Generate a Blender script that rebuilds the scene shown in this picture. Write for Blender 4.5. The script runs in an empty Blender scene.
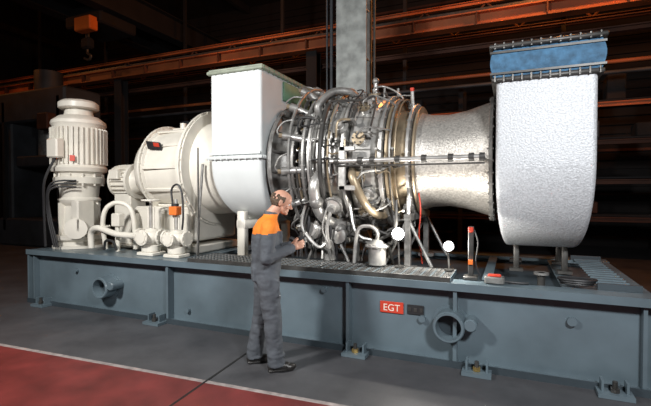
import bpy, math, random
from mathutils import Vector, Matrix, noise
random.seed(7)
scene = bpy.context.scene
try:
    scene.view_settings.view_transform = 'Standard'
except Exception: pass

# ------------------------------------------------------------------ materials
def mat(name, col, rough=0.5, metal=0.0, var=0.15, scale=4.0, bump=0.0, bscale=60.0, emit=None, estr=0.0):
    m = bpy.data.materials.new(name); m.use_nodes = True
    nt = m.node_tree; b = nt.nodes['Principled BSDF']
    b.inputs['Roughness'].default_value = rough
    b.inputs['Metallic'].default_value = metal
    tc = nt.nodes.new('ShaderNodeTexCoord')
    if var > 0:
        n = nt.nodes.new('ShaderNodeTexNoise'); n.inputs['Scale'].default_value = scale
        n.inputs['Detail'].default_value = 6
        nt.links.new(tc.outputs['Object'], n.inputs['Vector'])
        r = nt.nodes.new('ShaderNodeValToRGB')
        r.color_ramp.elements[0].position = 0.3; r.color_ramp.elements[1].position = 0.7
        r.color_ramp.elements[0].color = tuple(c*(1-var) for c in col)+(1,)
        r.color_ramp.elements[1].color = tuple(min(1, c*(1+var)) for c in col)+(1,)
        nt.links.new(n.outputs['Fac'], r.inputs['Fac'])
        nt.links.new(r.outputs['Color'], b.inputs['Base Color'])
    else:
        b.inputs['Base Color'].default_value = tuple(col)+(1,)
    if bump > 0:
        n2 = nt.nodes.new('ShaderNodeTexNoise'); n2.inputs['Scale'].default_value = bscale
        n2.inputs['Detail'].default_value = 4
        nt.links.new(tc.outputs['Object'], n2.inputs['Vector'])
        bp = nt.nodes.new('ShaderNodeBump'); bp.inputs['Strength'].default_value = bump
        bp.inputs['Distance'].default_value = 0.02
        nt.links.new(n2.outputs['Fac'], bp.inputs['Height'])
        nt.links.new(bp.outputs['Normal'], b.inputs['Normal'])
    if emit:
        b.inputs['Emission Color'].default_value = tuple(emit)+(1,)
        b.inputs['Emission Strength'].default_value = estr
    return m

M_skid = mat('skid_bluegrey_paint', (0.110,0.148,0.172), 0.30, 0, 0.18, 2.0)
M_skidd = mat('skid_dark_tone', (0.035,0.048,0.058), 0.5, 0, 0.15, 3.0)  # darker skid tone for recessed deck, socket bottoms, base strip and end rails
M_white = mat('white_enamel', (0.66,0.63,0.56), 0.4, 0, 0.10, 3.0)
M_whitein = mat('intake_white', (0.62,0.65,0.65), 0.42, 0, 0.08, 2.5)
M_quilt = mat('exhaust_insulation', (0.50,0.52,0.545), 0.45, 0.1, 0.22, 60.0, 0.4, 60.0)
M_steel = mat('bright_steel', (0.53,0.52,0.50), 0.36, 0.65, 0.3, 9.0, 0.1, 30)
M_steel2 = mat('dull_steel', (0.25,0.245,0.235), 0.45, 0.5, 0.35, 12.0, 0.15, 40)
M_heat = mat('heat_tinted_steel', (0.36,0.29,0.20), 0.42, 0.6, 0.3, 6.0, 0.1, 30)
M_dsteel = mat('dark_steel', (0.065,0.063,0.06), 0.45, 0.4, 0.3, 10.0)
M_cone = mat('lagging_steel', (0.44,0.42,0.39), 0.38, 0.5, 0.28, 40.0, 0.3, 70)
M_black = mat('black_rubber', (0.02,0.02,0.022), 0.5, 0, 0.2)
M_blue = mat('blue_bellows', (0.04,0.115,0.205), 0.75, 0, 0.4, 14.0, 0.5, 25)
M_green = mat('green_primer', (0.13,0.26,0.17), 0.55, 0, 0.2, 6.0)
M_lid = mat('lid_grey_green', (0.26,0.29,0.23), 0.6, 0, 0.2, 8.0)
M_orange = mat('orange_paint', (0.75,0.17,0.03), 0.45, 0, 0.1)
M_red = mat('red_paint', (0.55,0.05,0.025), 0.45, 0, 0.1)
M_brass = mat('brass', (0.5,0.35,0.13), 0.35, 0.8, 0.15)
M_text = mat('sign_lettering', (0.8,0.7,0.6), 0.5, 0, 0)
M_beam = mat('lit_rust_beam', (0.30,0.085,0.028), 0.6, 0.0, 0.7, 0.7)  # rust colour brightened to orange, standing in for warm light on the steel
M_rust = mat('rusty_steel', (0.06,0.019,0.009), 0.75, 0.0, 0.5, 1.2)
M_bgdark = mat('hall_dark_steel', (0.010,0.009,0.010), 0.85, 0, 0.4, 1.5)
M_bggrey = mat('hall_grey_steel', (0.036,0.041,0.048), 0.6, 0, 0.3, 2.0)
M_col = mat('column_grey_paint', (0.32,0.34,0.33), 0.6, 0, 0.35, 5.0)
M_lamp = mat('lamp_lens', (1,1,1), 0.3, 0, 0, emit=(1.0,0.97,0.9), estr=60)
M_addlens = mat('added_lamp_lens', (1,0.6,0.3), 0.3, 0, 0, emit=(1.0,0.45,0.12), estr=6)  # glowing lens of the added beam lamps

# ------------------------------------------------------------------ builder
class B:
    def __init__(s, name): s.name=name; s.v=[]; s.f=[]; s.m=[]; s.mats=[]
    def mi(s, m):
        if m not in s.mats: s.mats.append(m)
        return s.mats.index(m)
    def add(s, vs, fs, m):
        o=len(s.v); k=s.mi(m)
        s.v += [tuple(v) for v in vs]
        for f in fs: s.f.append([i+o for i in f]); s.m.append(k)
    def box(s, c, d, m, rot=None, ch=0.0):
        hx,hy,hz=[x/2 for x in d]
        if ch<=0:
            vs=[Vector((x*hx,y*hy,z*hz)) for x in(-1,1) for y in(-1,1) for z in(-1,1)]
            fs=[(0,1,3,2),(4,6,7,5),(0,4,5,1),(2,3,7,6),(0,2,6,4),(1,5,7,3)]
        else:
            def ring(hx,hy,c,z): 
                return [(hx-c,-hy,z),(hx,-hy+c,z),(hx,hy-c,z),(hx-c,hy,z),(-hx+c,hy,z),(-hx,hy-c,z),(-hx,-hy+c,z),(-hx+c,-hy,z)]
            c_=min(ch,hx*.9,hy*.9,hz*.9)
            R=[ring(hx-c_,hy-c_,c_*.5,-hz),ring(hx,hy,c_,-hz+c_),ring(hx,hy,c_,hz-c_),ring(hx-c_,hy-c_,c_*.5,hz)]
            vs=[Vector(p) for r in R for p in r]; fs=[]
            for k in range(3):
                for i in range(8):
                    j=(i+1)%8; fs.append((k*8+i,k*8+j,k*8+8+j,k*8+8+i))
            fs.append(tuple(range(7,-1,-1))); fs.append(tuple(range(24,32)))
        if rot is not None: vs=[rot@v for v in vs]
        c=Vector(c); s.add([v+c for v in vs],fs,m)
    def lathe(s, prof, org, axis, m, n=40, cap=True):
        a=Vector(axis).normalized(); t=Vector((0,0,1)) if abs(a.z)<.9 else Vector((1,0,0))
        u=a.cross(t).normalized(); w=a.cross(u); org=Vector(org); vs=[]; fs=[]
        for (h,r) in prof:
            for i in range(n):
                q=2*math.pi*i/n; vs.append(org+a*h+(u*math.cos(q)+w*math.sin(q))*max(r,1e-4))
        for k in range(len(prof)-1):
            for i in range(n):
                j=(i+1)%n; fs.append((k*n+i,k*n+j,(k+1)*n+j,(k+1)*n+i))
        if cap: fs.append(tuple(range(n-1,-1,-1))); fs.append(tuple(range((len(prof)-1)*n,len(prof)*n)))
        s.add(vs,fs,m)
    def cyl(s,p0,p1,r,m,r2=None,n=16):
        p0=Vector(p0);p1=Vector(p1); L=(p1-p0).length
        if L<1e-6: return
        s.lathe([(0,r),(L,r if r2 is None else r2)],p0,p1-p0,m,n)
    def sph(s,c,r,m,n=14,rot=None):
        if not hasattr(r,'__len__'): r=(r,r,r)
        vs=[];fs=[];k=n//2
        vs.append(Vector((0,0,-r[2])))
        for a in range(1,k):
            ph=-math.pi/2+math.pi*a/k
            for i in range(n):
                q=2*math.pi*i/n; vs.append(Vector((r[0]*math.cos(ph)*math.cos(q),r[1]*math.cos(ph)*math.sin(q),r[2]*math.sin(ph))))
        vs.append(Vector((0,0,r[2]))); T=len(vs)-1
        for i in range(n):
            j=(i+1)%n; fs.append((0,1+j,1+i)); fs.append((T,T-n+i,T-n+j))
        for a in range(k-2):
            for i in range(n):
                j=(i+1)%n; fs.append((1+a*n+i,1+a*n+j,1+(a+1)*n+j,1+(a+1)*n+i))
        if rot is not None: vs=[rot@v for v in vs]
        c=Vector(c); s.add([v+c for v in vs],fs,m)
    def tube(s,pts,r,m,n=8,sub=6,closed=False):
        P=[Vector(p) for p in pts]
        if len(P)>2 and sub>1:
            Q=[]; N=len(P)
            rng=range(N) if closed else range(N-1)
            for i in rng:
                if closed: p0,p1,p2,p3=P[(i-1)%N],P[i],P[(i+1)%N],P[(i+2)%N]
                else: p0,p1,p2,p3=P[max(i-1,0)],P[i],P[i+1],P[min(i+2,N-1)]
                for k in range(sub):
                    t=k/sub
                    Q.append(.5*((2*p1)+(p2-p0)*t+(2*p0-5*p1+4*p2-p3)*t*t+(3*p1-p0-3*p2+p3)*t**3))
            if not closed: Q.append(P[-1])
            P=Q
        N=len(P); vs=[];fs=[]; up=None
        for i,p in enumerate(P):
            if closed: d=P[(i+1)%N]-P[(i-1)%N]
            else: d=P[min(i+1,N-1)]-P[max(i-1,0)]
            if d.length<1e-9: d=Vector((1,0,0))
            d.normalize()
            if up is None:
                t=Vector((0,0,1)) if abs(d.z)<.9 else Vector((1,0,0)); up=d.cross(t).normalized()
            up=(up-d*up.dot(d)); 
            if up.length<1e-6: up=d.orthogonal()
            up.normalize(); w=d.cross(up)
            for k in range(n):
                q=2*math.pi*k/n; vs.append(p+(up*math.cos(q)+w*math.sin(q))*r)
        for i in range(N if closed else N-1):
            i2=(i+1)%N
            for k in range(n):
                k2=(k+1)%n; fs.append((i*n+k,i*n+k2,i2*n+k2,i2*n+k))
        if not closed: fs.append(tuple(range(n-1,-1,-1))); fs.append(tuple(range((N-1)*n,N*n)))
        s.add(vs,fs,m)
    def flange(s,c,axis,R,w,m,nb=24,rin=None,mb=None,br=0.014,n=48):
        a=Vector(axis).normalized(); c=Vector(c)
        ri = R*0.8 if rin is None else rin
        s.lathe([(-w/2,ri),(-w/2,R-.004),(-w/2+.004,R),(w/2-.004,R),(w/2,R-.004),(w/2,ri)],c,a,m,n,cap=False)
        t=Vector((0,0,1)) if abs(a.z)<.9 else Vector((1,0,0)); u=a.cross(t).normalized(); v=a.cross(u)
        for i in range(nb):
            q=2*math.pi*(i+.5)/nb; p=c+(u*math.cos(q)+v*math.sin(q))*(R-br*1.6)
            s.cyl(p-a*(w/2+br*1.1),p+a*(w/2+br*1.1),br,mb or m,n=6)
    def rings(s,rings,m):
        n=len(rings[0]); vs=[p for r in rings for p in r]; fs=[]
        for k in range(len(rings)-1):
            for i in range(n):
                j=(i+1)%n; fs.append((k*n+i,k*n+j,(k+1)*n+j,(k+1)*n+i))
        fs.append(tuple(range(n-1,-1,-1))); fs.append(tuple(range((len(rings)-1)*n,len(rings)*n)))
        s.add(vs,fs,m)
    def loft(s,rings,m,n=20):
        s.rings([[(c[0]+rx*math.cos(2*math.pi*i/n),c[1]+ry*math.sin(2*math.pi*i/n),c[2]) for i in range(n)] for c,rx,ry in rings],m)
    def cap(s,p0,r0,p1,r1,m,n=14):
        s.sph(p0,r0,m,n); s.sph(p1,r1,m,n); s.cyl(p0,p1,r0,m,r2=r1,n=n)
    def build(s,parent=None,ang=38,smooth=True):
        me=bpy.data.meshes.new(s.name); me.from_pydata(s.v,[],s.f)
        for m in s.mats: me.materials.append(m)
        me.polygons.foreach_set('material_index',s.m)
        if smooth: me.polygons.foreach_set('use_smooth',[True]*len(s.f))
        me.update()
        import bmesh
        bm=bmesh.new(); bm.from_mesh(me); bmesh.ops.recalc_face_normals(bm,faces=bm.faces); bm.to_mesh(me); bm.free()
        if smooth: me.set_sharp_from_angle(angle=math.radians(ang))
        o=bpy.data.objects.new(s.name,me); scene.collection.objects.link(o)
        if parent: o.parent=parent
        return o

def empty(name,loc=(0,0,0)):
    e=bpy.data.objects.new(name,None); e.location=loc; scene.collection.objects.link(e); return e

# ------------------------------------------------------------------ floor, walls
fm = bpy.data.materials.new('painted_concrete'); fm.use_nodes=True
nt=fm.node_tree; bs=nt.nodes['Principled BSDF']; bs.inputs['Roughness'].default_value=0.5
tc=nt.nodes.new('ShaderNodeTexCoord')
nz=nt.nodes.new('ShaderNodeTexNoise'); nz.inputs['Scale'].default_value=1.3; nz.inputs['Detail'].default_value=9; nz.inputs['Roughness'].default_value=.65
nt.links.new(tc.outputs['Object'],nz.inputs['Vector'])
rp=nt.nodes.new('ShaderNodeValToRGB'); rp.color_ramp.elements[0].position=.3; rp.color_ramp.elements[1].position=.72
rp.color_ramp.elements[0].color=(0.038,0.038,0.042,1); rp.color_ramp.elements[1].color=(0.088,0.088,0.094,1)
nt.links.new(nz.outputs['Fac'],rp.inputs['Fac']); nt.links.new(rp.outputs['Color'],bs.inputs['Base Color'])
M_floor=fm
M_redfloor = mat('red_floor_paint',(0.15,0.024,0.022),0.5,0,0.35,3.0)
M_line = mat('line_paint',(0.30,0.26,0.25),0.55,0,0.35,12.0)
M_joint = mat('floor_joint',(0.012,0.012,0.012),0.9,0,0)

b=B('floor'); b.box((0,3,-0.05),(40,24,0.1),M_floor)
def slab(b,pts,z0,z1,m):
    n=len(pts); vs=[(p[0],p[1],z0) for p in pts]+[(p[0],p[1],z1) for p in pts]
    b.add(vs,[(i,(i+1)%n,n+(i+1)%n,n+i) for i in range(n)]+[tuple(range(n-1,-1,-1)),tuple(range(n,2*n))],m)
def yl(x): return -1.42+0.0535*x
slab(b,[(-8,yl(-8)-.05),(14,yl(14)-.05),(14,-4.2),(-8,-4.2)],-.01,.002,M_redfloor)
slab(b,[(-8,yl(-8)),(-8,yl(-8)-.05),(14,yl(14)-.05),(14,yl(14))],-.01,.003,M_line)
slab(b,[(4.24,-.1),(4.262,-.1),(4.56,-4.2),(4.535,-4.2)],-.01,.004,M_joint)
b.build(smooth=False)

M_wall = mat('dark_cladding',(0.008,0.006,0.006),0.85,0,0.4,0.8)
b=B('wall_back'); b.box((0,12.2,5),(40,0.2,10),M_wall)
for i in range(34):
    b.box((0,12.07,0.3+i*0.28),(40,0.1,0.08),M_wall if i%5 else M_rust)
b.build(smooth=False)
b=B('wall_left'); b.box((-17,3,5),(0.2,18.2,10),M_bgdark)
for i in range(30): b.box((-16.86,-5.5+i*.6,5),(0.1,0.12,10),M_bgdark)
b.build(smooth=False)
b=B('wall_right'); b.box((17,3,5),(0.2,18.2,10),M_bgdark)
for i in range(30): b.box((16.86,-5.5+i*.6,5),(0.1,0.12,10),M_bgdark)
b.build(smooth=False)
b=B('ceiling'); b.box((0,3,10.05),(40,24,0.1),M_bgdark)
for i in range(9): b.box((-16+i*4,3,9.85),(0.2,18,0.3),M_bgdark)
b.build(smooth=False)

# ------------------------------------------------------------------ background structures
def ibeam(b,p0,p1,w,h,m,t=0.03,m2=None):
    p0=Vector(p0);p1=Vector(p1); d=(p1-p0); L=d.length; a=d.normalized()
    up=Vector((0,0,1)) if abs(a.z)<.9 else Vector((0,1,0))
    sd=a.cross(up).normalized(); up=sd.cross(a)
    R=Matrix((a,sd,up)).transposed(); c=(p0+p1)/2
    b.box(c+up*(h/2-t/2),(L,w,t),m,R); b.box(c-up*(h/2-t/2),(L,w,t),m,R); b.box(c,(L,t,h-2*t),m2 or m,R)

b=B('crane_runway_beam')
ibeam(b,(-14,6,5.60),(16.5,6.0,5.60),.3,.30,M_beam)
ibeam(b,(-14,6.4,5.12),(16.5,6.4,5.12),.15,.12,M_rust)
for i in range(22): b.box((-13.5+i*1.4,5.9,5.60),(.03,.14,.26),M_rust)
b.box((1.5,6,5.80),(30,.07,.1),M_dsteel)
ibeam(b,(-14,6.9,6.35),(16.5,6.9,6.35),.12,.1,M_beam,t=.015)
for i in range(40):
    x=-13+i*.74; b.cyl((x,6.9,5.62 if i%2 else 6.33),(x+.74,6.9,6.33 if i%2 else 5.62),.025,M_rust,n=6)
ibeam(b,(-14,6.9,5.60),(16.5,6.9,5.60),.1,.08,M_rust,t=.015)
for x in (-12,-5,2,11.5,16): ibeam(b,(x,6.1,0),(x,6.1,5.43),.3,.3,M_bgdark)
b.build(smooth=False)
b=B('storage_rack')
for z in (3.95,3.0,2.0,1.05):
    ibeam(b,(3,8.5,z),(13,8.5,z),.12,.12,M_beam if z in(3.95,) else M_rust)
    b.box((8,9,z+.1),(10,1.0,.04),M_bgdark)
for x in (3,5.5,8,10.5,13):
    for y in (8.5,9.5): b.box((x,y,2.4),(.12,.1,4.8),M_bgdark)
for i in range(26):
    x=3.3+random.random()*9.4; z=random.choice((3.97,3.02,2.02,1.07))+.1
    w=.3+random.random()*.6; h=.2+random.random()*.45
    b.box((x,8.95,z+h/2+.02),(w,.6,h),random.choice((M_bgdark,M_rust,M_bggrey,M_bgdark)),ch=.02)
b.build(smooth=False)

b=B('steel_column')
ibeam(b,(4.12,3.35,0),(4.12,3.35,9.9),.58,.36,M_col,t=.035)
for z in (4.2,5.1,6.0,7.0): b.box((4.12,3.35,z),(.5,.34,.02),M_col)
b.box((4.12,3.35,.02),(.8,.7,.04),M_col)
b.cyl((3.72,3.2,.0),(3.72,3.2,9.9),.03,M_bggrey); b.cyl((3.63,3.2,.0),(3.63,3.2,9.9),.018,M_bggrey)
b.cyl((4.56,3.2,.0),(4.56,3.2,9.9),.022,M_dsteel)
b.build(smooth=False)

b=B('overhead_crane')
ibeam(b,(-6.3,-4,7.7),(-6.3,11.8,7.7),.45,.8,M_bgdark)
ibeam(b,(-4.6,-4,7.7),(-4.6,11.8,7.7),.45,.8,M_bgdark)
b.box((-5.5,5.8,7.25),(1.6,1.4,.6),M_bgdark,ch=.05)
b.box((-5.2,5.0,6.9),(.7,.3,.42),M_orange,ch=.03)  # orange colour of this box stands in for a glowing lamp
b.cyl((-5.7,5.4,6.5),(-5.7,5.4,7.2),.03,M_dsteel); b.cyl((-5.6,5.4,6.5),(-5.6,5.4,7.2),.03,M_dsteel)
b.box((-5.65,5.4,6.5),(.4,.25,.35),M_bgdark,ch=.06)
b.tube([(-5.65,5.4,6.35),(-5.65,5.4,6.2),(-5.5,5.4,6.1),(-5.6,5.4,5.98),(-5.8,5.4,6.06)],.04,M_dsteel)
b.build(smooth=False)

b=B('machine_press')
for x in (-8.6,-5.9): 
    b.box((x,5.2,2.4),(.55,1.1,4.8),M_bggrey,ch=.05)
    b.box((x,4.6,2.6),(.12,.1,4.2),M_bgdark)
b.box((-7.25,5.2,4.5),(3.3,1.3,1.0),M_bggrey,ch=.06); b.box((-7.25,5.2,.45),(3.4,1.3,.9),M_bggrey,ch=.06)
b.cyl((-7.25,5.2,2.9),(-7.25,5.2,4.1),.32,M_steel2); b.box((-7.25,5.2,2.75),(1.9,1.0,.35),M_bggrey,ch=.04)
b.cyl((-7.25,5.2,4.95),(-7.25,5.2,5.7),.42,M_bggrey); b.box((-6.2,4.4,3.9),(.5,.3,.5),M_rust,ch=.03)
b.build(ang=30)
b=B('machine_tool_cabinet')
b.box((-2.6,7.2,1.5),(2.6,1.2,3.0),M_bggrey,ch=.05); b.box((-2.6,6.55,1.6),(2.0,.08,2.0),M_bgdark,ch=.02)
b.box((-1.5,6.5,2.6),(.3,.1,.4),M_rust,ch=.02); b.cyl((-3.2,7.2,3.0),(-3.2,7.2,4.1),.25,M_bggrey)
b.tube([(-2.2,7.2,3.0),(-2.2,7.2,3.8),(-1.2,7.2,4.1),(.5,7.2,4.1),(.7,7.2,3.3)],.12,M_bgdark)
b.build(ang=30)
b=B('pipe_rack')
for k,(z,r,m) in enumerate([(4.85,.05,M_beam),(4.6,.05,M_bggrey),(6.3,.08,M_rust),(6.75,.05,M_beam)]):
    b.cyl((-13,7.9,z),(16.5,7.9,z),r,m,n=12)
for x in range(-12,17,4): 
    b.box((x,8.02,5.0),(.1,.08,10.0),M_bgdark); 
b.build()
for i,(x,y,z,e) in enumerate([(7.8,4.9,7.0,380),(0.0,4.6,7.6,150),(12.5,5.2,7.0,230),(-9.5,3.2,7.4,90)]):  # lamps added out of view to light the beams orange
    b=B('added_beam_lamp')
    b.lathe([(0,.04),(.05,.12),(.2,.15),(.25,.25),(.45,.34),(.47,.34),(.3,.2),(.27,.15)],(x,y,z+.5),(0,0,-1),M_dsteel,n=24)
    b.cyl((x,y,z+.5),(x,y,9.98),.015,M_dsteel,n=6)
    b.sph((x,y,z+.12),.1,M_addlens)
    b.build()
    l=bpy.data.lights.new('added_beam_light','POINT'); l.energy=e; l.color=(1,.32,.07); l.shadow_soft_size=.12
    o=bpy.data.objects.new('added_beam_light',l); o.location=(x,y,z-.12); scene.collection.objects.link(o)

# ------------------------------------------------------------------ skid
W=2.4; H=.82; XL=-.1; XR=8.0
b=B('steel_skid_base')
def hbeam_x(y,x0,x1,fw=.24):
    b.box(((x0+x1)/2,y,H-.02),(x1-x0,fw,.04),M_skid)
    b.box(((x0+x1)/2,y,.02),(x1-x0,fw,.04),M_skid)
    b.box(((x0+x1)/2,y,H/2),(x1-x0,.03,H-.08),M_skid)
hbeam_x(.12,XL,XR); hbeam_x(W-.12,XL,XR)
for x in (XL+.12,2.7,5.24,XR-.12):
    b.box((x,W/2,H-.021),(.2,W-.02,.038),M_skid); b.box((x,W/2,H/2),(.03,W-.04,H-.09),M_skid); b.box((x,W/2,.022),(.2,W-.05,.04),M_skid)
for x in (XL+.02,2.73,5.24,6.35,XR-.02):
    b.box((x,.055,H/2),(.035,.11,H-.08),M_skid)
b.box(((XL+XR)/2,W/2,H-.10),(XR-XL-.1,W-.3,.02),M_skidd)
b.box((1.45,W/2,H-.03),(2.9,W-.3,.05),M_skid)
b.box(((XL+XR)/2,-.012,H-.03),(XR-XL,.02,.075),M_skid)
b.box(((XL+XR)/2,-.006,.03),(XR-XL,.012,.07),M_skidd)
for x in (.35,2.6,5.36,6.56,7.65):
    b.box((x,-.08,.02),(.26,.17,.035),M_skid); b.box((x-.09,-.05,.08),(.018,.11,.09),M_skid); b.box((x+.09,-.05,.08),(.018,.11,.09),M_skid)
    b.cyl((x,-.09,.02),(x,-.09,.13),.02,M_dsteel,n=8); b.cyl((x,-.09,.04),(x,-.09,.075),.036,M_brass if x in(5.36,6.56) else M_dsteel,n=6)
# lifting trunnions: open tube sockets with a smaller pipe end beside them
for (x,z) in ((1.59,.38),(6.30,.41)):
    b.lathe([(-.13,.15),(.1,.15),(.115,.14),(.115,.12),(.0,.115),(-.08,.115)],(x,.02,z),(0,-1,0),M_skid,n=32,cap=False)
    b.lathe([(0,.115),(.004,.115)],(x,.06,z),(0,-1,0),M_skidd,n=24)
    b.lathe([(0,.18),(.02,.18)],(x,.11,z),(0,-1,0),M_skid,n=32)
    b.lathe([(-.1,.06),(.10,.06),(.11,.05)],(x+.20,.02,z+.04),(0,-1,0),M_skid,n=24)
for (x,z,r) in ((4.93,.62,.03),(6.02,.42,.035),(3.0,.18,.03),(7.35,.55,.04),(.9,.55,.03)):
    b.cyl((x,.11,z),(x,.06,z),r,M_skid,n=12)
b.box((5.70,.094,.50),(.25,.012,.12),M_red,ch=.004); b.box((5.95,.094,.50),(.17,.012,.10),M_black,ch=.004)
for dx in (-.06,0,.06): b.box((5.95+dx,.084,.50),(.03,.006,.04),M_dsteel)
for i in range(14): b.box((7.74,.3+i*.14,H+.012),(.28,.035,.022),M_skid)
for y in (.26,2.2): b.box((7.74,y,H+.03),(.34,.03,.06),M_skidd)
ibeam(b,(7.35,W-.1,H-.06),(7.35,.25,H-.06),.12,.1,M_skid,t=.012); ibeam(b,(6.62,W-.1,H-.06),(6.62,.25,H-.06),.1,.1,M_skid,t=.012)
gx0,gx1,gy0,gy1=3.05,6.3,.03,.56
b.box(((gx0+gx1)/2,gy0,H+.025),(gx1-gx0,.012,.05),M_dsteel); b.box(((gx0+gx1)/2,gy1,H+.025),(gx1-gx0,.012,.05),M_dsteel)
n=int((gx1-gx0)/.05)
for i in range(n+1): b.box((gx0+i*(gx1-gx0)/n,(gy0+gy1)/2,H+.025),(.007,gy1-gy0,.045),M_skid if i%2 else M_dsteel)
for i in range(8): b.box(((gx0+gx1)/2,gy0+(i+.5)*(gy1-gy0)/8,H+.035),(gx1-gx0,.007,.025),M_steel2)
skid=b.build(smooth=False)
tx=bpy.data.curves.new('plate_text','FONT'); tx.body='EGT'; tx.size=.1; tx.extrude=.001; tx.align_x='CENTER'
to=bpy.data.objects.new('plate_text',tx); scene.collection.objects.link(to); to.parent=skid
to.location=(5.70,.086,.465); to.rotation_euler=(math.pi/2,0,0); tx.materials.append(M_text)

YC=1.2; ZC=2.1
def uduct(b,x0,x1,hw,zt,zc,zs,taper,m,cr=.05,lev=20,cs=5):
    def ring(xa,xb,h,z):
        c=max(.004,min(cr,h*.9,(xb-xa)*.45)); P=[]
        for (cx,cy,a0) in ((xb-c,YC+h-c,0),(xa+c,YC+h-c,90),(xa+c,YC-h+c,180),(xb-c,YC-h+c,270)):
            for i in range(cs+1):
                q=math.radians(a0+90*i/cs); P.append((cx+c*math.cos(q),cy+c*math.sin(q),z))
        return P
    R=[ring(x0,x1,hw,zt),ring(x0,x1,hw,(zt+zc)/2)]
    for i in range(lev+1):
        q=math.pi/2*i/lev*.985; t=math.sin(q); tp=taper*(1-math.sqrt(max(0,1-t**2.6)))
        R.append(ring(x0+tp,x1-tp*.75,hw*math.cos(q)**.9,zc-hw*zs*t))
    b.rings(R,m)
b=B('air_intake_duct')
uduct(b,3.16,3.95,.85,3.26,2.12,.98,.30,M_whitein,cr=.05)
b.box((3.555,YC,3.28),(.86,1.76,.045),M_lid,ch=.01); b.box((3.555,YC,3.31),(.82,1.70,.03),M_lid)
for i in range(9): b.cyl((3.16+i*.098,.345,3.25),(3.16+i*.098,.345,3.31),.012,M_lid,n=6)
for i in range(14): b.cyl((3.975,.38+i*.125,3.25),(3.975,.38+i*.125,3.31),.012,M_green,n=6)
b.box((3.55,.34,2.16),(.86,.05,.045),M_whitein,ch=.008); b.box((3.55,.338,2.215),(.8,.03,.03),M_whitein)
b.box((3.97,YC,2.16),(.04,1.70,.045),M_whitein,ch=.006)
for i in range(9): b.cyl((3.16+i*.095,.325,2.13),(3.16+i*.095,.325,2.19),.010,M_whitein,n=6)
b.box((3.965,1.86,2.85),(.03,.34,.7),M_green,ch=.006); b.box((3.965,1.35,3.1),(.03,.9,.26),M_green,ch=.006)
for y in (.6,1.8):
    b.box((3.5,y,1.15),(.12,.10,.62),M_white,ch=.01); b.box((3.5,y,.84),(.26,.22,.038),M_white,ch=.01)
b.box((3.5,YC,1.28),(.14,1.3,.12),M_white,ch=.01)
b.build(ang=50)

b=B('exhaust_duct')
uduct(b,6.70,7.55,1.0,2.77,2.05,.95,.13,M_quilt,cr=.045)
b.box((7.125,YC,2.79),(.94,2.06,.045),M_dsteel,ch=.01)
def rr(z,ex,ey): return [(7.125+sx*ex,YC+sy*ey,z) for sx,sy in((-1,-1),(1,-1),(1,1),(-1,1))]
R=[]
for i in range(8):
    t=i/7; bul=.03*math.sin(math.pi*t); R.append(rr(2.81+.27*t,.45+bul,1.01+bul))
b.rings(R,M_blue)
b.box((7.125,YC,2.845),(.96,2.08,.02),M_dsteel); b.box((7.125,YC,3.045),(.96,2.08,.02),M_dsteel)
b.box((7.125,YC,3.10),(.98,2.12,.04),M_dsteel,ch=.01); b.box((7.125,YC,3.125),(.9,2.0,.02),M_black)
for i in range(12):
    x=6.69+i*.079
    b.cyl((x,YC-1.04,2.765),(x,YC-1.04,2.825),.008,M_steel2,n=6); b.cyl((x,YC-1.05,3.075),(x,YC-1.05,3.13),.008,M_steel2,n=6)
for (x,y) in ((6.9,1.0),(7.38,1.0),(6.9,1.7),(7.38,1.7)):
    b.box((x,y,1.0),(.06,.06,.36),M_dsteel,ch=.005); b.box((x,y,.845),(.14,.14,.03),M_dsteel)
b.build(ang=50)

# ------------------------------------------------------------------ gas turbine
b=B('gas_turbine_engine')
A=(1,0,0)
def L(prof,m,n=64,cap=False): b.lathe([(x,r) for x,r in prof],(0,YC,ZC),A,m,n,cap)
L([(4.0,.80),(4.03,.82),(4.06,.80),(4.07,.74),(4.12,.68),(4.2,.60),(4.31,.57),(4.31,.50)],M_steel2)
L([(4.1,.50),(4.25,.56),(4.32,.60),(4.55,.60),(4.60,.64)],M_dsteel)
L([(4.58,.60),(4.62,.82),(4.68,.86),(4.72,.87),(4.95,.84),(5.02,.76),(5.06,.70)],M_steel)
L([(5.05,.66),(5.10,.80),(5.16,.83),(5.36,.80),(5.43,.72),(5.5,.62)],M_steel)
L([(5.48,.60),(5.60,.65),(5.75,.62)],M_heat)
L([(5.73,.64),(5.80,.61),(5.95,.57),(6.15,.56),(6.35,.59),(6.55,.65),(6.66,.68)],M_cone)
for x,R,w,nb,m in ((4.30,.70,.035,30,M_steel2),(4.57,.95,.035,40,M_steel2),(4.63,.92,.03,0,M_steel),(5.05,.90,.04,40,M_steel),(5.48,.84,.045,36,M_steel),(5.54,.80,.03,0,M_heat),(5.76,.72,.035,32,M_steel),(5.82,.68,.025,0,M_heat),(6.64,.73,.035,36,M_steel2)):
    b.flange((x,YC,ZC),A,R,w,m,nb,rin=.4,mb=M_steel2,br=.012,n=64)
def pol(x,ang,r):
    q=math.radians(ang); return Vector((x,YC-math.cos(q)*r,ZC+math.sin(q)*r))
for a in range(-90,270,20):
    b.tube([pol(4.04,a,.78),pol(4.2,a,.68),pol(4.32,a,.66)],.018,M_dsteel,n=6,sub=3)
for row,(x,r0) in enumerate(((4.37,.6),(4.44,.6),(4.51,.6))):
    for a in range(-84,270,12):
        p=pol(x,a+row*4,r0-.02); q=pol(x,a+row*4,r0+.09); b.cyl(p,q,.014,M_steel,n=6)
        b.cyl(q,pol(x+.05,a+row*4+3,r0+.1),.008,M_brass,n=5)
    b.tube([pol(x+.05,a,r0+.11) for a in range(0,360,12)],.013,M_steel2,n=6,sub=2,closed=True)
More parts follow.
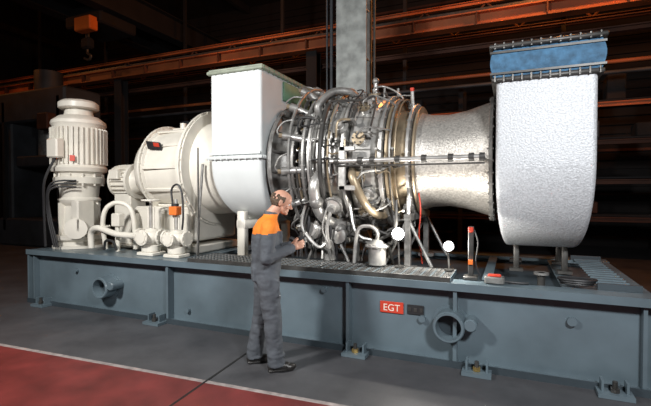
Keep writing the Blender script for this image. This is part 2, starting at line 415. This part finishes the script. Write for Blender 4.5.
for a in range(-90,270,15):
    b.tube([pol(4.70,a,.875),pol(4.94,a,.845)],.012,M_steel2,n=6,sub=1)
    b.tube([pol(5.15,a+7,.83),pol(5.37,a+7,.80)],.010,M_steel2,n=6,sub=1)
for a in range(-80,270,24):
    p0=pol(4.68,a,.78); p1=pol(4.42,a,.98); p2=pol(4.33,a,1.03)
    b.cyl(p0,p1,.05,M_steel,r2=.04,n=12); b.cyl(p1,p2,.055,M_steel2,n=12)
    d=(p2-p1).normalized(); b.cyl(p2,p2+d*.04,.03,M_heat,n=8); b.cyl(p0+(p1-p0)*.35-d*.012,p0+(p1-p0)*.35+d*.012,.07,M_steel,n=14)
    b.tube([p2+d*.03,pol(4.27,a+3,1.06),pol(4.33,a+9,1.06),pol(4.42,a+12,1.02)],.010,M_steel2,n=6)
for x,R,r,m in ((4.42,1.01,.02,M_steel2),(4.80,.95,.03,M_dsteel),(4.88,.91,.014,M_heat),(5.58,.78,.016,M_steel2),(5.64,.78,.010,M_heat)):
    b.tube([(pol(x,a,R)) for a in range(0,360,12)],r,m,n=8,sub=2,closed=True)
for a in range(-75,270,30):
    p0=pol(5.24,a,.78); p1=pol(5.24,a,.88); b.cyl(p0,p1,.06,M_steel,n=18); b.cyl(pol(5.24,a,.87),pol(5.24,a,.895),.078,M_heat,n=18)
    rad=(p1-p0).normalized(); t=Vector(A); s_=rad.cross(t)
    for k in range(6):
        q=k*math.pi/3; c=pol(5.24,a,.885)+(t*math.cos(q)+s_*math.sin(q))*.065; b.cyl(c,c+rad*.025,.009,M_dsteel,n=6)
    if a%60: b.tube([p1,pol(5.24,a,.95),pol(5.34,a+5,.97),pol(5.5,a+6,.89),pol(5.58,a+8,.8)],.012,M_steel2,n=6)
for a in range(-85,270,17):
    p=pol(4.86+.05*random.random(),a,.80); b.cyl(p,pol(4.88,a,.88),.03,M_steel2,n=10); b.cyl(pol(4.88,a,.87),pol(4.88,a,.9),.042,M_steel,n=6)
for (x,a,r,l,rr_) in ((5.0,25,.85,.16,.08),(5.32,-28,.86,.16,.07),(4.9,-35,.9,.2,.09),(5.3,48,.82,.18,.06),(4.78,60,.9,.15,.07)):
    b.lathe([(0,rr_*.6),(.02,rr_),(l*.6,rr_),(l*.7,rr_*.6),(l,rr_*.5)],pol(x,a,r-.05),pol(x,a,r)-pol(x,a,0),M_steel,n=18)
    b.flange(pol(x,a,r+l*.3),pol(x,a,r)-pol(x,a,0),rr_*1.35,.02,M_steel2,8,rin=.01,br=.007,n=18)
b.tube([pol(4.75,-12,.85),pol(4.72,-20,1.0),pol(4.74,-38,1.03),pol(4.85,-52,.98),pol(5.0,-62,.86)],.065,M_steel,n=16)
b.tube([pol(5.15,-10,.8),pol(5.2,-14,.95),pol(5.3,-30,.98),pol(5.4,-45,.92),pol(5.45,-55,.8)],.05,M_heat,n=16)
b.tube([pol(4.7,38,.85),pol(4.68,42,.98),pol(4.8,56,1.02),pol(4.98,64,.96),pol(5.05,68,.85)],.045,M_steel2,n=16)
for x,a in ((4.73,-30),(4.9,-56)): b.sph(pol(x,a,1.02),(.085,.085,.085),M_steel2,n=16)
random.seed(21)
for i in range(52):
    x=4.35+random.random()*1.35; a=-100+random.random()*230; pts=[]; r=.90+random.random()*.07
    if x>5.5: r-=.13
    k=random.randint(3,5); dirx=random.choice((-1,1))
    for j in range(k):
        pts.append(pol(x,a,r)); 
        if random.random()<.5: x=min(max(x+dirx*(.08+.15*random.random()),4.3),5.75)
        else: a+=random.choice((-1,1))*(8+random.random()*22)
        r+=random.uniform(-.02,.02)
    b.tube(pts,random.choice((.007,.009,.011,.014)),random.choice((M_steel,M_steel2,M_dsteel,M_dsteel,M_black,M_heat)),n=6,sub=4)
    for e in (pts[0],pts[-1]):
        q=pol(e.x,0,0); d=(e-q).normalized(); b.cyl(e-d*.1,e+d*.015,.016,M_steel2,n=6)
z=2.06; y=.22
b.cyl((4.95,y,z),(6.60,y,z),.026,M_steel,n=12)
for x in (5.0,5.28,5.42,5.70,5.98,6.25,6.45,6.55): b.cyl((x,y,z),(x+.05,y,z),.042,M_dsteel,n=12)
for x in (5.02,5.5,6.57): b.cyl((x,y,z),(x,.55,z),.022,M_steel2,n=8)
b.tube([(5.0,y,z-.05),(5.7,y,z-.06),(6.6,y+.02,z-.06)],.010,M_dsteel,n=6)
b.box((5.08,.25,1.98),(.09,.04,.50),M_steel,ch=.01); b.box((5.14,.25,2.2),(.2,.04,.06),M_steel,ch=.01); b.box((5.14,.25,1.76),(.2,.04,.06),M_steel,ch=.01)
for (x,yy) in ((4.75,.62),(4.75,1.78),(5.75,.62),(5.75,1.78)):
    b.box((x,yy,1.14),(.07,.07,.60),M_steel2,ch=.005); b.box((x,yy,.845),(.2,.1,.04),M_steel2)
    b.tube([(x-.28,yy,.85),(x,yy,1.4)],.02,M_steel2,n=8,sub=1); b.tube([(x+.28,yy,.85),(x,yy,1.4)],.02,M_steel2,n=8,sub=1)
    b.tube([(x,yy,1.4),(x,YC+(yy-YC)*.9,1.65)],.03,M_steel,n=8,sub=1)
b.box((4.75,YC,1.42),(.08,1.2,.08),M_steel2,ch=.005); b.box((5.75,YC,1.42),(.08,1.25,.08),M_steel2,ch=.005)
b.tube([(5.85,.75,1.7),(5.88,.7,1.5),(5.86,.72,1.2),(5.9,.72,.88)],.009,M_red,n=8)
b.cyl(pol(5.72,75,.66),pol(5.72,75,.88),.022,M_steel,n=8); b.cyl(pol(5.72,75,.88),pol(5.72,75,.92),.025,M_red,n=10)
b.cyl(pol(5.2,88,.78),pol(5.2,88,1.05),.03,M_steel,n=10); b.sph(pol(5.2,88,1.07),.045,M_steel2)
b.box((4.75,.95,1.22),(.5,.5,.3),M_steel2,ch=.03); b.lathe([(0,.1),(.03,.13),(.2,.13),(.24,.08)],(4.55,.75,1.25),(0,-1,0),M_steel,n=24)
b.lathe([(0,.08),(.03,.10),(.18,.10),(.2,.05)],(4.9,.75,1.18),(0,-1,0),M_steel,n=24)
for i in range(20):
    x0=4.3+random.random()*1.4; y0=.35+random.random()*.4; x1=x0+random.uniform(-.4,.4)
    x1=min(max(x1,4.25),5.9)
    zz=1.0+random.random()*.25
    b.tube([(x0,y0,1.5+random.random()*.15),(x0+random.uniform(-.1,.1),y0-.03,1.3),((x0+x1)/2,y0,zz),(x1,y0+.05,1.12),(x1,.62,.88)],random.choice((.009,.012,.018,.022)),random.choice((M_steel,M_steel2,M_dsteel,M_black)),n=7,sub=5)
b.lathe([(0,.07),(.02,.10),(.20,.10),(.22,.12),(.25,.12),(.26,.09),(.30,.05)],(5.45,.40,.872),(0,0,1),M_steel,n=28)
b.flange((5.45,.40,1.10),(0,0,1),.135,.022,M_steel,12,rin=.02,br=.008,n=28)
b.tube([(5.45,.4,1.16),(5.45,.4,1.26),(5.35,.42,1.32),(5.2,.45,1.26),(5.15,.47,.88)],.022,M_steel,n=10)
b.build(ang=35)

# ------------------------------------------------------------------ work lamps
def work_lamp(x,y,z,e,sc=1.0):
    b=B('work_lamp')
    aim=Vector((.25,-1,.12)).normalized(); c=Vector((x,y,z))
    b.lathe([(h*sc,r*sc) for h,r in [(-.1,.03),(-.08,.045),(-.02,.055),(.02,.058)]],c,aim,M_black,n=24)
    b.lathe([(0,.050*sc),(.012,.044*sc),(.018,.02*sc)],c+aim*.02*sc,aim,M_lamp,n=24)
    b.cyl(c-aim*.06,(x,y+.06,.89),.010,M_dsteel,n=8)
    b.cyl((x,y+.06,.874),(x,y+.06,.89),.05,M_dsteel,n=20)
    b.build()
    l=bpy.data.lights.new('work_lamp_bulb','POINT'); l.energy=e; l.color=(1,.95,.86); l.shadow_soft_size=.015
    o=bpy.data.objects.new('work_lamp_bulb',l); o.location=c+aim*.075; scene.collection.objects.link(o)
work_lamp(5.70,.36,1.25,30,1.25); work_lamp(6.24,.36,1.14,22,.95)

# ------------------------------------------------------------------ white gearbox drum
b=B('reduction_gearbox')
b.lathe([(0,.20),(.02,.42),(.10,.52),(.25,.60),(.32,.60),(.34,.66),(.40,.66),(.42,.62),(1.1,.66),(1.12,.74),(1.2,.74),(1.22,.84),(1.32,.84),(1.34,.7),(1.74,.66)],(1.38,1.15,2.08),A,M_white,n=56)
for i in range(12):
    a=i*30; q=math.radians(a); 
    b.box((1.38+.75,1.15-math.cos(q)*.655,2.08+math.sin(q)*.655),(.66,.03,.05),M_white,Matrix.Rotation(-q,3,'X'),ch=.006)
b.flange((2.66,1.15,2.08),A,.87,.03,M_white,32,rin=.5,br=.012)
b.flange((1.75,1.15,2.08),A,.70,.03,M_white,28,rin=.5,br=.010)
b.box((2.0,.53,2.40),(.26,.02,.13),M_black,Matrix.Rotation(math.radians(30),3,'X')@Matrix.Rotation(.15,3,'Y'),ch=.004)
b.box((2.06,.515,2.415),(.1,.02,.06),M_red,Matrix.Rotation(math.radians(30),3,'X')@Matrix.Rotation(.15,3,'Y')); 
b.box((2.05,1.15,1.25),(1.2,1.0,.5),M_white,ch=.03); b.box((2.05,1.15,.885),(1.3,1.0,.12),M_white,ch=.02)
for x in (1.55,2.05,2.55): b.box((x,.63,1.15),(.04,.10,.5),M_white,ch=.006)
for i in range(8): b.cyl((1.44+i*.17,.68,.9),(1.44+i*.17,.68,.96),.02,M_white,n=6)
b.cyl((2.0,1.15,2.7),(2.0,1.15,2.82),.05,M_white)
b.build()
b=B('starter_motor')
b.lathe([(0,.12),(.02,.2),(.06,.24),(.08,.24),(.08,.27),(.12,.27),(.12,.24),(.45,.24),(.45,.29),(.5,.29),(.5,.22),(.6,.18)],(.76,.95,1.9),A,M_white,n=36)
for i in range(24):
    q=i*math.pi/12; b.box((.76+.285,.95+math.cos(q)*.25,1.9+math.sin(q)*.25),(.32,.05,.012),M_white,Matrix.Rotation(q,3,'X'))
b.box((1.02,.68,2.0),(.2,.1,.16),M_white,ch=.015); b.box((1.05,.95,1.3),(.36,.34,.86),M_white,ch=.02); b.box((1.06,.95,.85),(.44,.42,.05),M_white,ch=.01)
b.build()

# ------------------------------------------------------------------ vertical pump motor
b=B('vertical_pump_motor')
mx,my=.28,.62
b.lathe([(.82,.40),(.86,.40),(.86,.34),(.92,.3),(.96,.36),(1.02,.36),(1.04,.28),(1.2,.26),(1.5,.24),(1.55,.30),(1.6,.32),(1.64,.28),(1.82,.30),(1.86,.37),(1.95,.38),(1.98,.33),(2.03,.34),(2.05,.40),(2.11,.42),(2.15,.385),(2.78,.385),(2.82,.41),(2.87,.40),(2.95,.3),(2.97,.22),(3.07,.2),(3.07,.27),(3.09,.30),(3.17,.30),(3.21,.25),(3.23,.1)],(mx,my,0),(0,0,1),M_white,n=44)
for i in range(36):
    q=2*math.pi*i/36
    b.box((mx+math.cos(q)*.395,my+math.sin(q)*.395,2.46),(.05,.012,.58),M_white,Matrix.Rotation(q,3,'Z'))
for i in range(12):
    q=2*math.pi*i/12; b.cyl((mx+math.cos(q)*.35,my+math.sin(q)*.35,1.82),(mx+math.cos(q)*.35,my+math.sin(q)*.35,2.02),.018,M_white,n=6)
for i in range(6):
    q=2*math.pi*(i+.3)/6; b.box((mx+math.cos(q)*.27,my+math.sin(q)*.27,1.25),(.12,.025,.6),M_white,Matrix.Rotation(q,3,'Z'))
b.box((mx+.05,my-.44,2.4),(.24,.14,.3),M_white,ch=.02)
b.box((mx+.28,my-.33,2.25),(.07,.02,.09),M_red,Matrix.Rotation(math.radians(35),3,'Z'))
b.box((mx+.33,my-.2,1.35),(.16,.3,.5),M_white,ch=.02)
b.cyl((mx+.1,my-.1,1.15),(mx+.36,my-.34,1.15),.1,M_white,n=20); b.cyl((mx+.34,my-.32,1.15),(mx+.38,my-.36,1.15),.16,M_white,n=24)
b.tube([(mx+.05,my-.45,2.25),(mx-.05,my-.55,1.9),(mx-.15,my-.5,1.5),(mx-.2,my-.45,.86)],.02,M_black,n=8)
for k in range(3): b.tube([(mx+.3,my-.28,1.9-.05*k),(mx+.05,my-.52,1.85-.04*k),(mx-.08+.03*k,my-.5,1.45),(mx+.05*k,my-.45,.86)],.014,M_black,n=8)
b.build()

def valve(x,y,s=1.0,orange=False):
    b=B('control_valve')
    b.box((x,y,.845),(.3*s,.26*s,.05),M_white,ch=.01)
    b.lathe([(0,.1*s),(.02,.13*s),(.1,.13*s),(.12,.09*s),(.2,.08*s),(.24,.12*s),(.3,.12*s),(.33,.06*s)],(x,y,.86),(0,0,1),M_white,n=24)
    b.sph((x,y,1.08),(.15*s,.14*s,.13*s),M_white,n=20)
    for sx in(-1,1):
        b.cyl((x,y,1.08),(x+sx*.2*s,y,1.08),.07*s,M_white); b.flange((x+sx*.2*s,y,1.08),A,.12*s,.03,M_white,8,rin=.01,br=.01,n=24)
    b.cyl((x,y-.1*s,1.08),(x,y-.2*s,1.08),.08*s,M_white); b.flange((x,y-.18*s,1.08),(0,1,0),.11*s,.02,M_white,8,rin=.01,br=.009,n=24)
    b.cyl((x,y,1.2),(x,y,1.62),.022,M_steel,n=8); b.cyl((x-.05,y,1.2),(x-.05,y,1.5),.014,M_white,n=8); b.cyl((x+.05,y,1.2),(x+.05,y,1.5),.014,M_white,n=8)
    if orange:
        b.box((x,y-.02,1.46),(.13,.12,.12),M_orange,ch=.01); b.cyl((x,y-.02,1.52),(x,y-.02,1.56),.05,M_black)
        b.tube([(x-.06,y,1.55),(x-.08,y,1.75),(x+.02,y,1.82),(x+.1,y,1.7),(x+.12,y,1.4),(x+.1,y,1.2)],.014,M_black)
    else:
        b.tube([(x+.12*math.cos(t*.5236),y+.12*math.sin(t*.5236),1.6) for t in range(12)],.014,M_white,n=7,sub=2,closed=True)
        for t in range(3): 
            q=t*math.pi/3; b.cyl((x-.12*math.cos(q),y-.12*math.sin(q),1.6),(x+.12*math.cos(q),y+.12*math.sin(q),1.6),.009,M_white,n=6)
    return b.build()
valve(2.13,.33,1.0); valve(2.62,.30,.9,True)
b=B('lube_oil_pipework')
b.tube([(1.2,.35,.86),(1.2,.3,1.25),(1.25,.33,1.48),(1.4,.42,1.56),(1.6,.48,1.42),(1.65,.5,.86)],.035,M_white,n=12)
b.tube([(.95,.3,.86),(.95,.3,1.1),(1.15,.26,1.18),(1.5,.28,1.1),(1.86,.33,1.08)],.045,M_white,n=12)
b.tube([(2.9,.4,.86),(2.92,.4,1.3),(2.95,.42,1.8),(2.98,.42,2.1)],.018,M_steel2,n=8)
b.tube([(3.0,.28,.86),(3.02,.28,1.2),(3.04,.25,1.9),(3.04,.25,2.3)],.011,M_dsteel,n=8)
b.tube([(1.35,.2,.87),(1.4,.18,1.0),(1.55,.18,1.0),(1.6,.2,.87)],.018,M_black,n=8)
b.flange((1.2,.33,1.2),(0,0,1),.08,.02,M_white,6,rin=.01,br=.008,n=20)
b.box((1.42,.38,1.3),(.16,.12,.2),M_white,ch=.015); b.cyl((1.42,.38,.83),(1.42,.38,1.25),.03,M_white)
b.build()

b=B('exhaust_support_post')
b.box((6.47,.3,1.10),(.05,.055,.52),M_dsteel,ch=.005); b.box((6.47,.3,.84),(.14,.16,.035),M_dsteel,ch=.006); b.box((6.47,.265,1.33),(.05,.04,.05),M_red,ch=.006)
b.box((6.47,.265,1.0),(.045,.04,.045),M_orange); b.tube([(6.5,.28,1.33),(6.54,.26,1.2),(6.52,.26,1.0),(6.56,.28,.87)],.008,M_black,n=6)
b.build()
b=B('junction_box')
b.box((6.70,.16,.857),(.18,.12,.07),M_steel2,ch=.012); b.box((6.70,.16,.90),(.12,.08,.02),M_red,ch=.006)
b.tube([(6.78,.16,.85),(6.85,.18,.84),(6.95,.2,.835),(7.0,.22,.835)],.012,M_black,n=6)
b.build()
b=B('pipe_stub_fitting')
b.cyl((7.12,.4,.732),(7.12,.4,.92),.035,M_dsteel); b.cyl((7.12,.4,.90),(7.12,.4,.92),.07,M_steel2)
b.cyl((7.12,.4,.732),(7.12,.4,.76),.08,M_dsteel)
b.build()
b=B('coiled_hose')
for k in range(3):
    b.tube([(7.42+(.13+.015*k)*math.cos(t*.5236),.36+(.09)*math.sin(t*.5236),.845+.02*k) for t in range(12)],.011,M_black,n=7,sub=3,closed=True)
b.build()

# ------------------------------------------------------------------ man
M_cloth=mat('overall_grey_cloth',(0.080,0.090,0.105),0.85,0,0.15,8.0,0.35,22)
M_ocloth=mat('overall_orange_cloth',(0.80,0.22,0.02),0.8,0,0.08,8.0,0.3,22)
M_skin=mat('skin',(0.56,0.30,0.21),0.5,0,0.08,14.0)
M_hair=mat('grey_brown_hair',(0.11,0.075,0.05),0.8,0,0.4,60.0,0.8,120)
M_shoe=mat('black_leather',(0.02,0.018,0.017),0.4,0,0.2)
M_eye=mat('eye_white',(0.8,0.78,0.75),0.2,0,0); M_iris=mat('eye_iris',(0.05,0.04,0.03),0.2,0,0)
M_lip=mat('lip',(0.42,0.17,0.13),0.5,0,0)
man=empty('man',(4.66,-.70,0)); man.rotation_euler=(0,0,math.radians(23.4+14))
def remesh(b,vox,sm,parent,name,mats,colfn=None,disp=0):
    o=b.build(); o.name='tmp_'+name
    r=o.modifiers.new('r','REMESH'); r.mode='VOXEL'; r.voxel_size=vox
    if sm: s_=o.modifiers.new('s','SMOOTH'); s_.factor=.5; s_.iterations=sm
    dg=bpy.context.evaluated_depsgraph_get(); ev=o.evaluated_get(dg)
    me=bpy.data.meshes.new_from_object(ev); me.name=name
    bpy.data.objects.remove(o)
    if disp:
        for v in me.vertices:
            c=v.co; k=noise.noise(Vector((c.x*9,c.y*9,c.z*16)))+.5*noise.noise(Vector((c.x*20,c.y*20,c.z*38)))
            v.co=c+v.normal*k*disp
    me.materials.clear()
    for m in mats: me.materials.append(m)
    for p in me.polygons:
        p.use_smooth=True; p.material_index=colfn(p.center) if colfn else 0
    n=bpy.data.objects.new(name,me); scene.collection.objects.link(n); n.parent=parent
    return n
c=B('c')
c.loft([((0,0,.80),.09,.13),((-.005,0,.86),.125,.17),((-.01,0,.95),.145,.185),((.0,0,1.05),.145,.175),((.005,0,1.15),.15,.18),((.0,0,1.28),.145,.20),((-.002,0,1.37),.125,.205),((.015,0,1.44),.09,.15),((.04,0,1.485),.068,.085),((.048,0,1.51),.064,.068)],M_cloth,24)
legs=[((0,-.09,.88),(.045,-.115,.50),(.07,-.13,.11)),((0,.09,.88),(-.035,.11,.50),(-.11,.13,.11))]
for h,k,a in legs:
    c.cap(h,.112,k,.088,M_cloth); c.cap(k,.088,a,.078,M_cloth); c.cyl((a[0],a[1],.13),(a[0]+.01,a[1],.055),.078,M_cloth,r2=.086)
    c.sph((a[0]+.01,a[1],.16),(.088,.083,.03),M_cloth)
arms=[((.01,-.19,1.385),(-.03,-.265,1.10),(.215,-.125,1.165)),((.01,.19,1.385),(.03,.265,1.11),(.235,.115,1.165))]
for s0,e0,w0 in arms:
    c.cap(s0,.078,e0,.063,M_cloth); c.cap(e0,.063,w0,.046,M_cloth)
    d=(Vector(w0)-Vector(e0)).normalized(); c.cyl(Vector(w0)-d*.01,Vector(w0)+d*.035,.048,M_cloth)
c.tube([(.045+.062*math.cos(t*.5236),.064*math.sin(t*.5236),1.508+.012*math.cos(t*.5236+math.pi)) for t in range(12)],.014,M_cloth,n=8,sub=2,closed=True)
c.box((-.13,-.08,.93),(.03,.1,.13),M_cloth); c.box((.125,-.08,1.28),(.03,.1,.12),M_cloth); c.box((.03,-.18,.80),(.14,.03,.16),M_cloth)
def ccol(p): 
    if p.z>1.325+.02*math.sin(p.x*6) and p.z<1.495: return 1
    return 0
remesh(c,.0105,4,man,'overalls',[M_cloth,M_ocloth],ccol,disp=.008)
c=B('c')
for (x,y) in ((.07,-.13),(-.11,.13)):
    c.sph((x-.03,y,.045),(.05,.04,.045),M_shoe); c.sph((x+.13,y,.035),(.075,.048,.036),M_shoe); c.cap((x-.02,y,.05),.042,(x+.11,y,.042),.04,M_shoe); c.cap((x,y,.05),.045,(x,y,.11),.045,M_shoe)
    c.box((x+.05,y,.012),(.24,.085,.024),M_shoe,ch=.01)
remesh(c,.007,2,man,'shoes',[M_shoe])
head=empty('head',(.150,0,1.612)); head.parent=man; head.rotation_euler=(0,math.radians(20),math.radians(-4))
c=B('c')
c.sph((-.012,0,.022),(.099,.076,.093),M_skin,24); c.sph((.03,0,.03),(.062,.066,.072),M_skin,20)
c.sph((.035,0,-.04),(.056,.056,.068),M_skin,20); c.sph((.05,0,-.075),(.04,.044,.036),M_skin,18); c.sph((.076,0,-.094),(.02,.024,.018),M_skin)
c.cap((.086,0,.008),.009,(.112,0,-.030),.012,M_skin); c.sph((.100,.011,-.036),.009,M_skin); c.sph((.100,-.011,-.036),.009,M_skin)
c.cap((.082,-.034,.018),.010,(.082,.034,.018),.010,M_skin)
c.cap((.084,-.018,-.058),.009,(.084,.018,-.058),.009,M_skin); c.cap((.082,-.016,-.072),.009,(.082,.016,-.072),.009,M_skin)
for s_ in(-1,1):
    c.sph((.062,s_*.042,-.032),(.022,.018,.02),M_skin)
    c.sph((-.012,s_*.080,-.012),(.020,.009,.034),M_skin); c.cap((-.02,s_*.084,.012),.007,(-.024,s_*.086,-.015),.007,M_skin)
c.cap((-.015,0,-.05),.056,(-.060,0,-.165),.060,M_skin,18)
remesh(c,.0042,3,head,'face_and_neck',[M_skin])
c=B('eyes')
for s_ in(-1,1):
    c.sph((.0755,s_*.030,-.002),.0108,M_eye,16); c.sph((.0852,s_*.0305,-.002),(.0025,.0055,.0055),M_iris,12)
    c.cap((.090,s_*.018,.019),.0035,(.080,s_*.044,.020),.003,M_hair,8)
c.cap((.092,-.018,-.065),.003,(.092,.018,-.065),.003,M_lip,8)
c.build(parent=head)
c=B('c')
for i in range(170):
    q=random.uniform(-1,1)*math.radians(108); zz=random.uniform(-.062,.052)
    if abs(q)>math.radians(75): zz=random.uniform(.004,.045)
    ang=math.pi+q; rr2=math.sqrt(max(0,1-((zz-.022)/.093)**2)); 
    c.sph((-.012+.099*rr2*math.cos(ang),.077*rr2*math.sin(ang),zz),(.013,.011,.014),M_hair,8)
remesh(c,.005,2,head,'hair',[M_hair],disp=.003)
def hand(name,wr,side,dirv):
    c=B('c')
    c.cap((-.03,0,0),.026,(.015,0,0),.027,M_skin)
    for zz in (-.028,-.01,.01,.028): c.cap((.012,0,zz*.7),.015,(.085,.0,zz),.0125,M_skin,10)
    for (zz,Ln,x0) in ((.030,.072,.088),(.010,.080,.092),(-.010,.074,.088),(-.029,.058,.080)):
        p=Vector((x0,0,zz)); a=math.radians(28); r=.0095
        for f,da in ((.45,38),(.32,42),(.23,30)):
            q=p+Vector((math.cos(a),math.sin(a),0))*Ln*f; c.cap(p,r,q,r*.9,M_skin,10); p=q; r*=.9; a+=math.radians(da)
    p=Vector((.02,.004,.026)); c.cap(p,.014,(.05,.018,.052),.0115,M_skin,10); c.cap((.05,.018,.052),.0115,(.078,.034,.056),.009,M_skin,10)
    if side<0: c.v=[(x,-y,z) for x,y,z in c.v]
    X=Vector(dirv).normalized(); Z=Vector((-.2,0,1)); Y=Z.cross(X).normalized(); Z=X.cross(Y)
    Mx=Matrix((X,Y,Z)).transposed()
    c.v=[tuple(Mx@Vector(v)+Vector(wr)) for v in c.v]
    remesh(c,.0035,2,man,name,[M_skin])
hand('right_hand',(.255,-.100,1.178),1,(.9,.28,.25)); hand('left_hand',(.275,.092,1.178),-1,(.9,-.25,.25))
c=B('handheld_tool')
c.box((.35,-.005,1.215),(.065,.07,.12),M_black,ch=.012); c.cyl((.35,-.005,1.27),(.35,-.005,1.31),.022,M_dsteel); c.box((.385,-.005,1.235),(.012,.05,.05),M_steel2,ch=.003)
c.build(parent=man)

# ------------------------------------------------------------------ lights
def area(name,loc,tgt,size,e,col=(1,1,1),spread=180):
    l=bpy.data.lights.new(name,'AREA'); l.shape='RECTANGLE'; l.size=size[0]; l.size_y=size[1]; l.energy=e; l.color=col; l.spread=math.radians(spread)
    o=bpy.data.objects.new(name,l); o.location=loc; scene.collection.objects.link(o)
    o.rotation_euler=(Vector(tgt)-Vector(loc)).to_track_quat('-Z','Y').to_euler(); return o
area('photo_light_left',(2.6,-4.4,4.2),(2.9,1,1.2),(.6,.5),225,(1,.98,.95),130)
area('photo_light_right',(8.4,-4.0,3.7),(6.3,1,1.3),(.6,.5),150,(.98,.99,1),130)
w=bpy.data.worlds.new('World'); scene.world=w; w.use_nodes=True
w.node_tree.nodes['Background'].inputs[0].default_value=(.03,.030,.032,1); w.node_tree.nodes['Background'].inputs[1].default_value=.4

cd=bpy.data.cameras.new('Camera'); cam=bpy.data.objects.new('Camera',cd); scene.collection.objects.link(cam)
cd.sensor_width=36; cd.lens=430*36/651; cd.clip_start=.05; cd.clip_end=200
cam.location=(6.846,-4.304,1.69)
cam.rotation_euler=(math.radians(90-1.2),0,math.radians(23.4))
scene.camera=cam
